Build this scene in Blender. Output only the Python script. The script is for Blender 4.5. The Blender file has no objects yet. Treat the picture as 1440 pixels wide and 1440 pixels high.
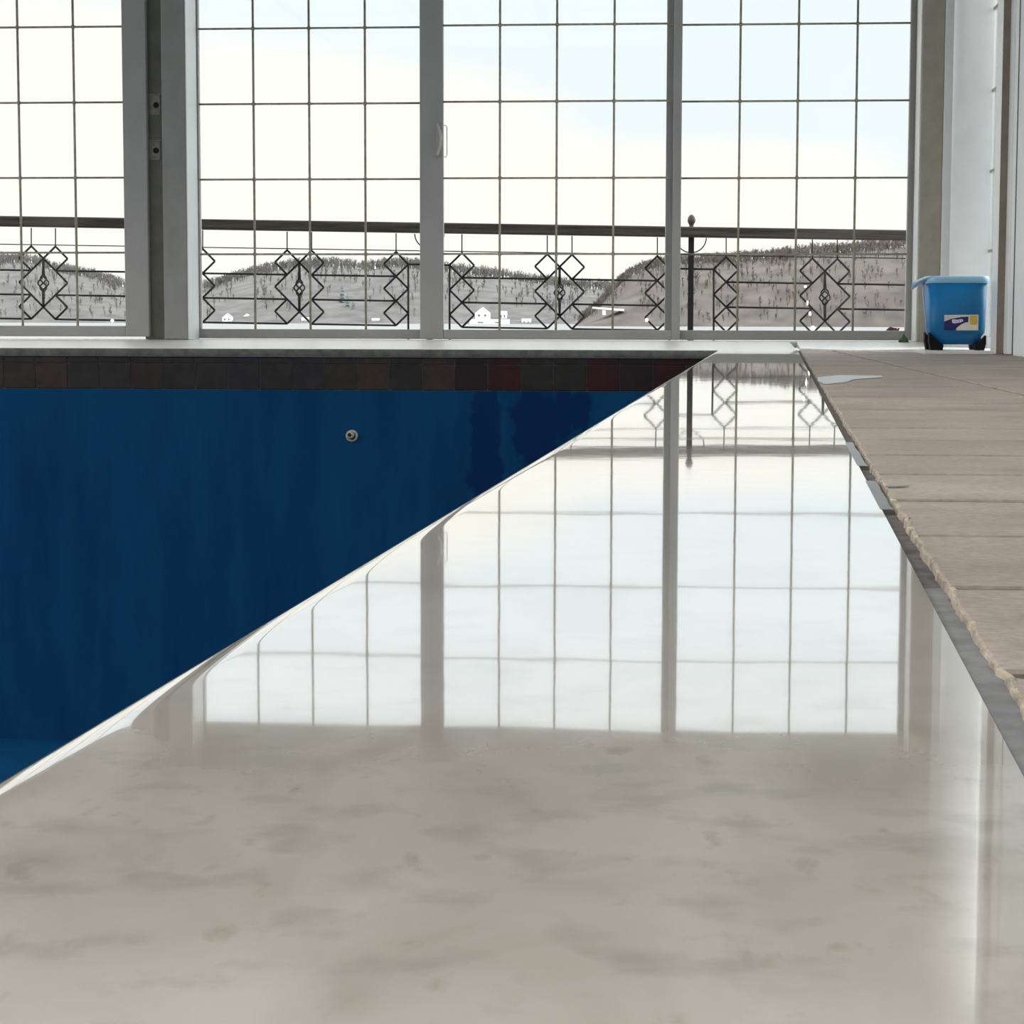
import bpy, bmesh, math, random
from mathutils import Vector, Matrix, noise
rnd = random.Random(7)
S = bpy.context.scene
C = S.collection

# ------------------------------------------------------------------ camera
FPX = 3000.0
H = 0.1417
yaw = math.atan(241/FPX); tp = 275/FPX; pit = math.atan(tp); roll = -0.0023
F = Vector((-math.sin(yaw)*math.cos(pit), math.cos(yaw)*math.cos(pit), -math.sin(pit)))
R0 = Vector((math.cos(yaw), math.sin(yaw), 0))
U0 = R0.cross(F)
R = R0*math.cos(roll) - U0*math.sin(roll)
U = U0*math.cos(roll) + R0*math.sin(roll)
R, U = R0*math.cos(roll) - U0*math.sin(roll), R0*math.sin(roll) + U0*math.cos(roll)
EYE = Vector((0, 0, H))
cam_d = bpy.data.cameras.new('camera'); cam = bpy.data.objects.new('camera', cam_d); C.objects.link(cam)
cam_d.sensor_width = 36; cam_d.lens = 36*FPX/1440; cam_d.clip_start = 0.02; cam_d.clip_end = 6000
M = Matrix((R, U, -F)).transposed().to_4x4(); M.translation = EYE
cam.matrix_world = M
S.camera = cam

def ray(x, y): return F + R*((x-720)/FPX) - U*((y-720)/FPX)
def on_y(x, y, Y):
    d = ray(x, y); return EYE + d*(Y/d.y)
def on_z(x, y, z):
    d = ray(x, y); return EYE + d*((z-H)/d.z)
def on_x(x, y, X):
    d = ray(x, y); return EYE + d*(X/d.x)

# ------------------------------------------------------------------ materials
def lin(c):
    return tuple(((v/255)/12.92 if v/255 <= .04045 else ((v/255+.055)/1.055)**2.4) for v in c)
def new_mat(name):
    m = bpy.data.materials.new(name); m.use_nodes = True
    nt = m.node_tree; nt.nodes.clear()
    o = nt.nodes.new('ShaderNodeOutputMaterial')
    return m, nt, o
def principled(name, col, rough=.5, var=.15, scale=20, spec=.5, metal=0, bump=0, bscale=None, coat=0, ior=1.5, trans=None, stretch=(1,1,1), emis=None):
    m, nt, o = new_mat(name); N = nt.nodes.new; L = nt.links.new
    p = N('ShaderNodeBsdfPrincipled'); L(p.outputs[0], o.inputs[0])
    p.inputs['Roughness'].default_value = rough; p.inputs['Metallic'].default_value = metal
    p.inputs['Specular IOR Level'].default_value = spec; p.inputs['IOR'].default_value = ior
    p.inputs['Coat Weight'].default_value = coat; p.inputs['Coat Roughness'].default_value = .03
    tc = N('ShaderNodeTexCoord'); mp = N('ShaderNodeMapping'); L(tc.outputs['Object'], mp.inputs[0]); mp.inputs['Scale'].default_value = stretch
    nz = N('ShaderNodeTexNoise'); nz.inputs['Scale'].default_value = scale; nz.inputs['Detail'].default_value = 6; L(mp.outputs[0], nz.inputs[0])
    mx = N('ShaderNodeMix'); mx.data_type = 'RGBA'
    mx.inputs[6].default_value = (*[c*(1-var) for c in col], 1); mx.inputs[7].default_value = (*[min(1, c*(1+var)) for c in col], 1)
    mr = N('ShaderNodeMapRange'); mr.inputs[1].default_value = .3; mr.inputs[2].default_value = .7
    L(nz.outputs[0], mr.inputs[0]); L(mr.outputs[0], mx.inputs[0])
    L(mx.outputs[2], p.inputs['Base Color'])
    if bump:
        b = N('ShaderNodeBump'); b.inputs['Strength'].default_value = 1; b.inputs['Distance'].default_value = bump
        n2 = N('ShaderNodeTexNoise'); n2.inputs['Scale'].default_value = bscale or scale; n2.inputs['Detail'].default_value = 4
        L(mp.outputs[0], n2.inputs[0]); L(n2.outputs[0], b.inputs['Height']); L(b.outputs[0], p.inputs['Normal'])
    if emis:
        p.inputs['Emission Color'].default_value = (*emis[:3], 1); p.inputs['Emission Strength'].default_value = emis[3]
    return m

def glass_mat():
    m, nt, o = new_mat('window_glass'); N = nt.nodes.new; L = nt.links.new
    t = N('ShaderNodeBsdfTransparent'); t.inputs[0].default_value = (.97, .985, .98, 1)
    g = N('ShaderNodeBsdfGlossy'); g.inputs['Roughness'].default_value = .01
    fr = N('ShaderNodeFresnel'); fr.inputs[0].default_value = 1.25
    mx = N('ShaderNodeMixShader'); L(fr.outputs[0], mx.inputs[0]); L(t.outputs[0], mx.inputs[1]); L(g.outputs[0], mx.inputs[2]); L(mx.outputs[0], o.inputs[0])
    return m

def marble_mat():
    m, nt, o = new_mat('polished_marble'); N = nt.nodes.new; L = nt.links.new
    p = N('ShaderNodeBsdfPrincipled'); L(p.outputs[0], o.inputs[0])
    p.inputs['IOR'].default_value = 1.6; p.inputs['Coat Weight'].default_value = 1.0; p.inputs['Coat IOR'].default_value = 1.55
    tc = N('ShaderNodeTexCoord')
    mp = N('ShaderNodeMapping'); L(tc.outputs['Object'], mp.inputs[0]); mp.inputs['Rotation'].default_value = (0, 0, .5); mp.inputs['Scale'].default_value = (1, .45, 1)
    n1 = N('ShaderNodeTexNoise'); n1.inputs['Scale'].default_value = 14; n1.inputs['Detail'].default_value = 7; n1.inputs['Distortion'].default_value = .6; L(mp.outputs[0], n1.inputs[0])
    cr = N('ShaderNodeValToRGB'); L(n1.outputs[0], cr.inputs[0])
    e = cr.color_ramp.elements
    e[0].position = .30; e[0].color = (*MARBLE_LO, 1); e[1].position = .66; e[1].color = (*MARBLE_HI, 1)
    k = e.new(.45); k.color = (*MARBLE_MID, 1)
    # brownish specks and stain streaks
    n2 = N('ShaderNodeTexNoise'); n2.inputs['Scale'].default_value = 75; n2.inputs['Detail'].default_value = 4; L(mp.outputs[0], n2.inputs[0])
    r2 = N('ShaderNodeMapRange'); r2.inputs[1].default_value = .62; r2.inputs[2].default_value = .80; r2.inputs[4].default_value = .42; L(n2.outputs[0], r2.inputs[0])
    mx = N('ShaderNodeMix'); mx.data_type = 'RGBA'; L(r2.outputs[0], mx.inputs[0]); L(cr.outputs[0], mx.inputs[6]); mx.inputs[7].default_value = (.20, .13, .09, 1)
    # blotches
    n4 = N('ShaderNodeTexNoise'); n4.inputs['Scale'].default_value = 34; n4.inputs['Detail'].default_value = 5; L(tc.outputs['Object'], n4.inputs[0])
    r4 = N('ShaderNodeMapRange'); r4.inputs[1].default_value = .52; r4.inputs[2].default_value = .68; r4.inputs[4].default_value = .45; L(n4.outputs[0], r4.inputs[0])
    m4 = N('ShaderNodeMix'); m4.data_type = 'RGBA'; L(r4.outputs[0], m4.inputs[0]); L(mx.outputs[2], m4.inputs[6]); m4.inputs[7].default_value = (.33, .30, .25, 1)
    L(m4.outputs[2], p.inputs['Base Color'])
    # worn gloss
    r3 = N('ShaderNodeMapRange'); r3.inputs[1].default_value = .4; r3.inputs[2].default_value = .8; r3.inputs[3].default_value = .05; r3.inputs[4].default_value = .10; L(n4.outputs[0], r3.inputs[0])
    L(r3.outputs[0], p.inputs['Roughness'])
    p.inputs['Coat Roughness'].default_value = .02
    # very slight waviness of the polished face
    nb = N('ShaderNodeTexNoise'); nb.inputs['Scale'].default_value = 9; nb.inputs['Detail'].default_value = 2; L(tc.outputs['Object'], nb.inputs[0])
    b = N('ShaderNodeBump'); b.inputs['Strength'].default_value = 1; b.inputs['Distance'].default_value = BUMP_MARBLE; L(nb.outputs[0], b.inputs['Height'])
    L(b.outputs[0], p.inputs['Normal']); L(b.outputs[0], p.inputs['Coat Normal'])
    return m
MARBLE_LO = (.39, .345, .285); MARBLE_MID = (.515, .465, .40); MARBLE_HI = (.595, .545, .485)
BUMP_MARBLE = .00006

def paver_mat():
    m, nt, o = new_mat('paver_stone'); N = nt.nodes.new; L = nt.links.new
    p = N('ShaderNodeBsdfPrincipled'); L(p.outputs[0], o.inputs[0])
    p.inputs['Specular IOR Level'].default_value = .25
    tc = N('ShaderNodeTexCoord')
    n1 = N('ShaderNodeTexNoise'); n1.inputs['Scale'].default_value = 3.2; n1.inputs['Detail'].default_value = 9; n1.inputs['Roughness'].default_value = .68; L(tc.outputs['Object'], n1.inputs[0])
    cr = N('ShaderNodeValToRGB'); L(n1.outputs[0], cr.inputs[0]); e = cr.color_ramp.elements
    e[0].position = .32; e[0].color = (.20, .16, .128, 1); e[1].position = .68; e[1].color = (.37, .315, .265, 1)
    n2 = N('ShaderNodeTexNoise'); n2.inputs['Scale'].default_value = 140; n2.inputs['Detail'].default_value = 3; L(tc.outputs['Object'], n2.inputs[0])
    mx = N('ShaderNodeMix'); mx.data_type = 'RGBA'; mx.blend_type = 'OVERLAY'; mx.inputs[0].default_value = .35; L(cr.outputs[0], mx.inputs[6]); L(n2.outputs[0], mx.inputs[7])
    L(mx.outputs[2], p.inputs['Base Color'])
    r3 = N('ShaderNodeMapRange'); r3.inputs[1].default_value = .35; r3.inputs[2].default_value = .65; r3.inputs[3].default_value = .5; r3.inputs[4].default_value = .75; L(n1.outputs[0], r3.inputs[0]); L(r3.outputs[0], p.inputs['Roughness'])
    b = N('ShaderNodeBump'); b.inputs['Distance'].default_value = .0012; b.inputs['Strength'].default_value = .5; L(n2.outputs[0], b.inputs['Height']); L(b.outputs[0], p.inputs['Normal'])
    return m

def tile_mat():
    m, nt, o = new_mat('slate_pool_tile'); N = nt.nodes.new; L = nt.links.new
    p = N('ShaderNodeBsdfPrincipled'); L(p.outputs[0], o.inputs[0]); p.inputs['Roughness'].default_value = .35
    at = N('ShaderNodeAttribute'); at.attribute_name = 'tint'
    tc = N('ShaderNodeTexCoord'); n1 = N('ShaderNodeTexNoise'); n1.inputs['Scale'].default_value = 22; n1.inputs['Detail'].default_value = 8; L(tc.outputs['Object'], n1.inputs[0])
    mx = N('ShaderNodeMix'); mx.data_type = 'RGBA'; mx.blend_type = 'OVERLAY'; mx.inputs[0].default_value = .8; L(at.outputs['Color'], mx.inputs[6]); L(n1.outputs[0], mx.inputs[7])
    L(mx.outputs[2], p.inputs['Base Color'])
    return m

def pool_paint_mat():
    m, nt, o = new_mat('blue_pool_paint'); N = nt.nodes.new; L = nt.links.new
    p = N('ShaderNodeBsdfPrincipled'); L(p.outputs[0], o.inputs[0]); p.inputs['Roughness'].default_value = .7; p.inputs['Specular IOR Level'].default_value = .1
    tc = N('ShaderNodeTexCoord'); mp = N('ShaderNodeMapping'); mp.inputs['Scale'].default_value = (1, 1, .22); L(tc.outputs['Object'], mp.inputs[0])
    n1 = N('ShaderNodeTexNoise'); n1.inputs['Scale'].default_value = 5; n1.inputs['Detail'].default_value = 9; n1.inputs['Roughness'].default_value = .62; L(mp.outputs[0], n1.inputs[0])
    cr = N('ShaderNodeValToRGB'); L(n1.outputs[0], cr.inputs[0]); e = cr.color_ramp.elements
    e[0].position = .3; e[0].color = (*POOL_LO, 1); e[1].position = .7; e[1].color = (*POOL_HI, 1)
    # run-down damp stains near the corner, shape of their own
    col = cr.outputs[0]
    sep = N('ShaderNodeSeparateXYZ'); L(tc.outputs['Object'], sep.inputs[0])
    nd = N('ShaderNodeTexNoise'); nd.inputs['Scale'].default_value = 14; nd.inputs['Detail'].default_value = 4; L(tc.outputs['Object'], nd.inputs[0])
    def mth(op, a, b=None, c=None):
        q = N('ShaderNodeMath'); q.operation = op
        for i, v in enumerate((a, b, c)):
            if v is None: continue
            if isinstance(v, (int, float)): q.inputs[i].default_value = v
            else: L(v, q.inputs[i])
        return q.outputs[0]
    wob = mth('MULTIPLY_ADD', nd.outputs[0], 1.6, -.8)
    total = None
    for (cx, cz, ax, az) in STAINS:
        dx = mth('DIVIDE', mth('SUBTRACT', sep.outputs[0], cx), ax); dz = mth('DIVIDE', mth('SUBTRACT', sep.outputs[2], cz), az)
        d = mth('SQRT', mth('ADD', mth('MULTIPLY', dx, dx), mth('MULTIPLY', dz, dz)))
        d = mth('ADD', d, wob)
        r = N('ShaderNodeMapRange'); r.inputs[1].default_value = 1.08; r.inputs[2].default_value = .86; L(d, r.inputs[0])
        total = r.outputs[0] if total is None else mth('MAXIMUM', total, r.outputs[0])
    mx = N('ShaderNodeMix'); mx.data_type = 'RGBA'; L(mth('MULTIPLY', total, .75), mx.inputs[0]); L(col, mx.inputs[6]); mx.inputs[7].default_value = (*POOL_STAIN, 1)
    L(mx.outputs[2], p.inputs['Base Color'])
    b = N('ShaderNodeBump'); b.inputs['Distance'].default_value = .002; b.inputs['Strength'].default_value = .4; L(n1.outputs[0], b.inputs['Height']); L(b.outputs[0], p.inputs['Normal'])
    return m
POOL_LO = (.0012, .045, .135); POOL_HI = (.003, .074, .18); POOL_STAIN = (.002, .020, .095)

def bucket_mat():
    m, nt, o = new_mat('blue_translucent_plastic'); N = nt.nodes.new; L = nt.links.new
    p = N('ShaderNodeBsdfPrincipled'); p.inputs['Base Color'].default_value = (.035, .22, .38, 1); p.inputs['Roughness'].default_value = .3
    t = N('ShaderNodeBsdfTranslucent'); t.inputs[0].default_value = (.05, .42, .68, 1)
    tc = N('ShaderNodeTexCoord'); n1 = N('ShaderNodeTexNoise'); n1.inputs['Scale'].default_value = 18; L(tc.outputs['Object'], n1.inputs[0])
    b = N('ShaderNodeBump'); b.inputs['Distance'].default_value = .001; L(n1.outputs[0], b.inputs['Height']); L(b.outputs[0], p.inputs['Normal'])
    mx = N('ShaderNodeMixShader'); mx.inputs[0].default_value = .55; L(p.outputs[0], mx.inputs[1]); L(t.outputs[0], mx.inputs[2]); L(mx.outputs[0], o.inputs[0])
    return m

def water_film_mat():
    m, nt, o = new_mat('water_film'); N = nt.nodes.new; L = nt.links.new
    t = N('ShaderNodeBsdfTransparent'); t.inputs[0].default_value = (.8, .8, .8, 1)
    g = N('ShaderNodeBsdfGlossy'); g.inputs['Roughness'].default_value = .30
    fr = N('ShaderNodeFresnel'); fr.inputs[0].default_value = 1.40
    mx = N('ShaderNodeMixShader'); L(fr.outputs[0], mx.inputs[0]); L(t.outputs[0], mx.inputs[1]); L(g.outputs[0], mx.inputs[2]); L(mx.outputs[0], o.inputs[0])
    return m

# ------------------------------------------------------------------ mesh builder
class MB:
    def __init__(s): s.bm = bmesh.new()
    def box(s, a, b):
        x0, y0, z0 = a; x1, y1, z1 = b
        v = [s.bm.verts.new(p) for p in ((x0,y0,z0),(x1,y0,z0),(x1,y1,z0),(x0,y1,z0),(x0,y0,z1),(x1,y0,z1),(x1,y1,z1),(x0,y1,z1))]
        for f in ((3,2,1,0),(4,5,6,7),(0,1,5,4),(1,2,6,5),(2,3,7,6),(3,0,4,7)): s.bm.faces.new([v[i] for i in f])
        return v
    def hull8(s, pts):
        v = [s.bm.verts.new(p) for p in pts]
        for f in ((3,2,1,0),(4,5,6,7),(0,1,5,4),(1,2,6,5),(2,3,7,6),(3,0,4,7)): s.bm.faces.new([v[i] for i in f])
    def tube(s, pts, r, n=8, caps=True, smooth=True):
        pts = [Vector(p) for p in pts]; rs = r if isinstance(r, (list, tuple)) else [r]*len(pts)
        rings = []
        ref = None
        for i, p in enumerate(pts):
            t = (pts[min(i+1, len(pts)-1)] - pts[max(i-1, 0)]).normalized()
            if ref is None:
                ref = Vector((0,0,1)) if abs(t.z) < .9 else Vector((1,0,0))
            a = (ref - t*ref.dot(t)).normalized(); ref = a; b = t.cross(a)
            rings.append([s.bm.verts.new(p + (a*math.cos(2*math.pi*k/n+math.pi/n) + b*math.sin(2*math.pi*k/n+math.pi/n))*rs[i]) for k in range(n)])
        for i in range(len(rings)-1):
            for k in range(n):
                f = s.bm.faces.new((rings[i][k], rings[i][(k+1)%n], rings[i+1][(k+1)%n], rings[i+1][k])); f.smooth = smooth
        if caps: s.bm.faces.new(rings[0][::-1]); s.bm.faces.new(rings[-1])
    def lathe(s, prof, origin=(0,0,0), n=20, axis='z'):
        o = Vector(origin); rings = []
        for (r, h) in prof:
            ring = []
            for k in range(n):
                a = 2*math.pi*k/n; c, d = math.cos(a)*max(r,1e-5), math.sin(a)*max(r,1e-5)
                q = {'z': (c, d, h), 'y': (c, h, d), 'x': (h, c, d)}[axis]
                ring.append(s.bm.verts.new(o + Vector(q)))
            rings.append(ring)
        for i in range(len(rings)-1):
            for k in range(n):
                f = s.bm.faces.new((rings[i][k], rings[i][(k+1)%n], rings[i+1][(k+1)%n], rings[i+1][k])); f.smooth = True
        return s
    def poly(s, pts):
        return s.bm.faces.new([s.bm.verts.new(p) for p in pts])
    def prism(s, pts, d):
        d = Vector(d); a = [s.bm.verts.new(p) for p in pts]; b = [s.bm.verts.new(Vector(p)+d) for p in pts]; n = len(a)
        s.bm.faces.new(a[::-1]); s.bm.faces.new(b)
        for i in range(n): s.bm.faces.new((a[i], a[(i+1)%n], b[(i+1)%n], b[i]))
    def extrude_profile(s, prof, ends, smooth_from=None):
        """prof: list of (u,z); ends: list of functions u,z->Vector"""
        rings = [[s.bm.verts.new(fn(u, z)) for (u, z) in prof] for fn in ends]
        n = len(prof)
        for i in range(len(rings)-1):
            for k in range(n):
                f = s.bm.faces.new((rings[i][k], rings[i][(k+1)%n], rings[i+1][(k+1)%n], rings[i+1][k])); f.smooth = (smooth_from is not None and smooth_from <= k < n-2)
        s.bm.faces.new(rings[0]); s.bm.faces.new(rings[-1][::-1])
    def build(s, name, mat, parent=None, bevel=0, loc=None, segs=2):
        bmesh.ops.recalc_face_normals(s.bm, faces=s.bm.faces)
        me = bpy.data.meshes.new(name); s.bm.to_mesh(me); s.bm.free()
        me.materials.append(mat)
        o = bpy.data.objects.new(name, me); C.objects.link(o)
        if parent is not None: o.parent = parent
        if loc is not None: o.location = loc
        if bevel:
            md = o.modifiers.new('bevel', 'BEVEL'); md.width = bevel; md.segments = segs; md.limit_method = 'ANGLE'
        return o
def empty(name, loc=(0,0,0)):
    o = bpy.data.objects.new(name, None); C.objects.link(o); o.location = loc; o.empty_display_size = .1; return o
def tag(o, label=None, cat=None, group=None, kind=None):
    if label: o['label'] = label
    if cat: o['category'] = cat
    if group: o['group'] = group
    if kind: o['kind'] = kind
    return o
def struct(o, label=None, cat=None): return tag(o, label, cat, kind='structure')

# ------------------------------------------------------------------ palette
m_frame = principled('grey_vinyl_frame', (.34, .335, .325), .45, .05, 6)
m_jamb = principled('grey_painted_jamb', (.27, .27, .255), .5, .08, 9)
m_recess = principled('dark_recess_metal', (.17, .165, .13), .5, .15, 12)
m_muntin = principled('bronze_muntin', (.36, .33, .25), .4, .2, 30)
m_post = principled('taupe_post_paint', (.40, .36, .30), .55, .1, 14)
m_brown = principled('shaded_jamb_front', (.25, .205, .165), .6, .15, 14)
m_wall = principled('white_wall_paint', (.82, .87, .90), .6, .03, 8)
m_whitetrim = principled('white_trim_paint', (.86, .89, .90), .4, .03, 8)
m_ceil = principled('ceiling_paint', (.74, .73, .70), .8, .04, 3)
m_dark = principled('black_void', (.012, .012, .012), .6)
m_iron = principled('wrought_iron', (.007, .007, .009), .6, .3, 60, spec=.2)
m_wood = principled('weathered_wood', (.026, .020, .015), .8, .9, 9, stretch=(.35, 6, 6), bump=.004, bscale=14)
m_deck = principled('grey_deck_board', (.28, .26, .24), .8, .25, 8)
m_groove = principled('mortar_groove', (.085, .075, .07), .9, .4, 60, bump=.002)
m_grout = principled('paver_edge_mortar', (.31, .26, .195), .9, .55, 45, bump=.002)
m_fitting = principled('aged_brass_fitting', (.50, .46, .33), .4, .25, 60)
m_handle = principled('satin_handle', (.55, .53, .48), .35, .1, 30)
m_white = principled('white_clapboard', (.85, .85, .83), .6, .05, 1)
m_roof = principled('grey_shingle', (.33, .32, .33), .8, .1, 1)
m_pane = principled('dark_pane', (.12, .13, .15), .2, .1, 1)
m_hillL = principled('far_hillside', (.088, .083, .081), .95, .35, .11)
m_hillR = principled('brown_hillside', (.078, .066, .059), .95, .35, .13)
m_treeL = principled('bare_grey_branches', (.135, .127, .123), .95, .3, .05)
m_treeR = principled('bare_brown_branches', (.125, .105, .094), .95, .3, .05)
m_conifer = principled('conifer_green', (.12, .16, .16), .95, .25, .3)
m_water = principled('river_water', (.16, .165, .165), .5, .1, .02)
m_land = principled('winter_lawn', (.25, .24, .17), .95, .2, .4)
m_black = principled('black_rubber', (.006, .006, .007), .8, spec=.2)
m_honed = principled('honed_marble', (.80, .785, .745), .32, .10, 16, stretch=(.3, 3, 1))
m_rim = principled('pale_blue_plastic', (.33, .58, .78), .3, .08, 20)
m_navy = principled('navy_label_print', (.015, .012, .12), .4, .1, 30)
m_cream = principled('cream_label_print', (.72, .66, .55), .45, .08, 30)
m_yellow = principled('yellow_label_print', (.62, .43, .07), .45, .08, 30)
m_lav = principled('white_label_print', (.75, .72, .82), .45, .05, 30)
m_green = principled('green_cloth', (.09, .15, .08), .85, .3, 60)
m_red = principled('dry_red_leaf', (.16, .045, .045), .7, .3, 60)
m_speck = principled('glowing_bead', (.9, .9, .85), .3, .02, 10, emis=(1, .97, .88, 4.0))
m_plate = principled('strike_metal', (.24, .23, .20), .4, .2, 60, metal=.3)
m_glass = glass_mat(); m_film = water_film_mat()

# ------------------------------------------------------------------ plan of the floor (z = 0 is the coping's polished top)
def fit(pts, z=0.0):                       # straight floor line X = a + b*Y through measured points
    P = [on_z(x, y, z) for x, y in pts]; n = len(P)
    my = sum(p.y for p in P)/n; mx = sum(p.x for p in P)/n
    b = sum((p.y-my)*(p.x-mx) for p in P)/sum((p.y-my)**2 for p in P)
    return mx - b*my, b
aL, bL = fit([(1010, 492), (715, 666), (290, 915), (0, 1088)])
aR, bR = fit([(1121, 492), (1195, 630), (1257, 765), (1380, 965), (1437, 1080)])
XL = lambda y: aL + bL*y
XR = lambda y: aR + bR*y
YE = on_z(1010, 492, 0).y                   # far edge of the pool
YW = 10.0                                   # front of the window wall
XS = 1.25                                   # side wall on the right
XB, YB = -6.6, -3.6                         # left and rear wall
print('coping', aL, bL, aR, bR, 'YE', YE)
xl, xr = on_y(493, 612, YE).x, 0
def st(px, py, wx, hy):
    p = on_y(px, py, YE); return (p.x, p.z, wx*YE/FPX, hy*YE/FPX)
STAINS = [st(682, 610, 21, 85), st(684, 675, 26, 45), st(752, 600, 34, 65), st(745, 545, 16, 40), st(792, 580, 13, 48), st(815, 575, 16, 35)]
m_marble = marble_mat(); m_paver = paver_mat(); m_tile = tile_mat(); m_pool = pool_paint_mat(); m_bucket = bucket_mat()

# coping beside the pool: long polished slab with a bullnose towards the water side
def bull(w, t=.038, rx=.018, rz=.006, n=44, pw=3.0):
    pr = [(w, 0.0)]
    m_ = 8
    for i in range(1, m_): pr.append((w - (w-rx)*i/m_, 0.0))
    for i in range(n+1):
        tt = math.sin(math.pi/2*i/n)**.8; pr.append((rx - rx*tt, -rz*(1-(1-tt**pw)**(1/pw))))
    for i in range(1, n+1):
        a = math.pi/2*i/n; pr.append((.010 - .010*math.cos(a) , -rz - (t-rz)*math.sin(a)))
    pr.append((w, -t))
    return pr
mb = MB()
def coping_end(y):
    x0, x1 = XL(y), XR(y)
    return lambda u, z: Vector((x0 + (x1-x0)*u, y, z))
w0 = .335
prof = [(u/w0, z) for u, z in bull(w0)]
mb.extrude_profile(prof, [coping_end(y) for y in [-1.6, 0, .5, 1, 1.5, 2, 3, 4, 5, 6, 7, 8, 9, YE-.001]], 8)
cop = struct(mb.build('pool_coping', m_marble), 'long polished marble coping slab mirroring the glass doors', 'pool edge')
mb = MB()
prof2 = [(u, z + .028*max(0, (u-.04)/(YW-YE-.04)) if z > -.03 else z) for u, z in bull(YW-YE-.0)]
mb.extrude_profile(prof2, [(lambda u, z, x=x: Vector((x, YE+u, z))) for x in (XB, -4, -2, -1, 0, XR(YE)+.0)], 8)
fc = mb.build('far_coping', m_honed); fc.data.materials.append(principled('shaded_stone_edge', (.17, .162, .13), .8, .3, 30))
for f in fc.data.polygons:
    if f.normal.y < -.75: f.material_index = 1  # camera-facing stone coloured darker to hold its shade
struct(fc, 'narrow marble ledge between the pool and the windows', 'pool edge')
# raised marble slab at the right, where the bucket stands
ZS = .0135; YS = 8.36
mb = MB(); x0a, x0b = XR(9.4)+.002, XR(YW)+.002
x0c = on_z(1215, 497, 0).x
xq = on_z(1293, 497, 0).x
top = [mb.bm.verts.new(v) for v in ((xq, YS, ZS), (XS, YS, ZS), (XS, 8.76, ZS), (xq, 8.76, ZS), (XS, YW, .029), (x0b, YW, .029), (x0a, 9.2, .0095), (x0c, 8.86, .0075))]
low = [mb.bm.verts.new((v.co.x, v.co.y, .0005)) for v in top]
for f in ((0, 1, 2, 3), (3, 2, 4), (3, 4, 5, 6, 7)): mb.bm.faces.new([top[i] for i in f]); mb.bm.faces.new([low[i] for i in f][::-1])
per = [0, 1, 2, 4, 5, 6, 7, 3]
for a_, b_ in zip(per, per[1:]+per[:1]): mb.bm.faces.new((low[a_], low[b_], top[b_], top[a_]))
struct(mb.build('marble_threshold', m_honed, bevel=.0015), 'pale marble threshold slab under the blue bucket', 'threshold')

# pavers on the right, each slab slightly chipped at its edge
mb = MB(); PITCH = .000637*H*FPX
j0 = on_z(1242, 705, 0).y
col_w = .50
k0 = int(math.floor((-1.5-j0)/PITCH)); k1 = int(math.ceil((9.3-j0)/PITCH))
gap = .015
zt = .0012
for k in range(k0, k1):
    ya, yb = j0+k*PITCH+gap/2, j0+(k+1)*PITCH-gap/2
    if ya > 9.2: continue
    off = .0
    xs = [None, .62, 1.18, XS+.02]
    for c in range(3):
        zj = zt + rnd.uniform(-.0005, .0005)
        xr_ = xs[c+1]-gap/2
        left = []
        n = 26
        for i in range(n+1):
            y = ya + (yb-ya)*i/n
            if c == 0:
                ed = XR(y) + .0118 + .0024*noise.noise((0, y*16, 1.3)) + .0016*noise.noise((3, y*55, 0))
            else: ed = xs[c]+gap/2 + .0008*noise.noise((c, y*40, 0))
            left.append((ed, y))
        if ya < 8.36: xr_ = min(xr_, XS+.02)
        top = [(x, y, zj) for x, y in left] + [(xr_, yb, zj), (xr_, ya, zj)]
        mb.prism([(x, y, zj-.03) for x, y, _ in top], (0, 0, .03))
struct(mb.build('paver_floor', m_paver, bevel=.0016, segs=1), 'brownish stone pavers to the right of the marble coping', 'floor')
# ragged mortar lip on the paver edge beside the groove
mb = MB()
prev = None
yy = -.4
L_, R_, T_ = [], [], []
while yy < 9.2:
    e = XR(yy) + .0108 + .0024*noise.noise((0, yy*16, 1.3)) + .0016*noise.noise((3, yy*55, 0)) + .0012*noise.noise((0, yy*90, 5))
    wdt = .003 + .003*noise.noise((9, yy*45, 2)); zz = .0004 + .0014*noise.noise((4, yy*60, 2))
    L_.append((e-.001, yy, -.014)); T_.append((e+.001, yy, zz)); R_.append((e+max(.002, wdt)+.001, yy, zz+.0006))
    yy += .012 if yy < 3 else .03
va = [[mb.bm.verts.new(p) for p in A] for A in (L_, T_, R_)]
for i in range(len(L_)-1):
    for a in (0, 1): mb.bm.faces.new((va[a][i], va[a][i+1], va[a+1][i+1], va[a+1][i]))
struct(mb.build('mortar_edge', m_grout), 'ragged pale mortar edge along the pavers beside the groove', 'joint')
mb = MB(); n = 60
V0 = []; V1 = []
for i in range(n+1):
    y = -1.5 + 10.9*i/n
    V0.append(mb.bm.verts.new((XR(y)-.004, y, -.0045))); V1.append(mb.bm.verts.new((XR(y)+.03, y, -.0035+.002*noise.noise((0, y*9, 0)))))
for i in range(n): mb.bm.faces.new((V0[i], V0[i+1], V1[i+1], V1[i]))
struct(mb.build('joint_groove', m_groove), 'dark open joint between the marble coping and the pavers', 'joint')
# nearer the camera the joint is filled almost flush with grey mortar
mb = MB(); n = 60; V0 = []; V1 = []
for i in range(n+1):
    y = -1.5 + (1.2+1.5)*i/n; dzz = -.0012 - .0036*max(0, y-.85)/.35
    V0.append(mb.bm.verts.new((XR(y)-.0008, y, dzz))); V1.append(mb.bm.verts.new((XR(y)+.02, y, dzz+.0012*noise.noise((0, y*22, 3)))))
for i in range(n): mb.bm.faces.new((V0[i], V0[i+1], V1[i+1], V1[i]))
struct(mb.build('joint_mortar', principled('grey_joint_mortar', (.165, .163, .160), .8, .25, 45, bump=.001)), 'grey mortar filling the joint nearest the camera', 'joint')
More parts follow.
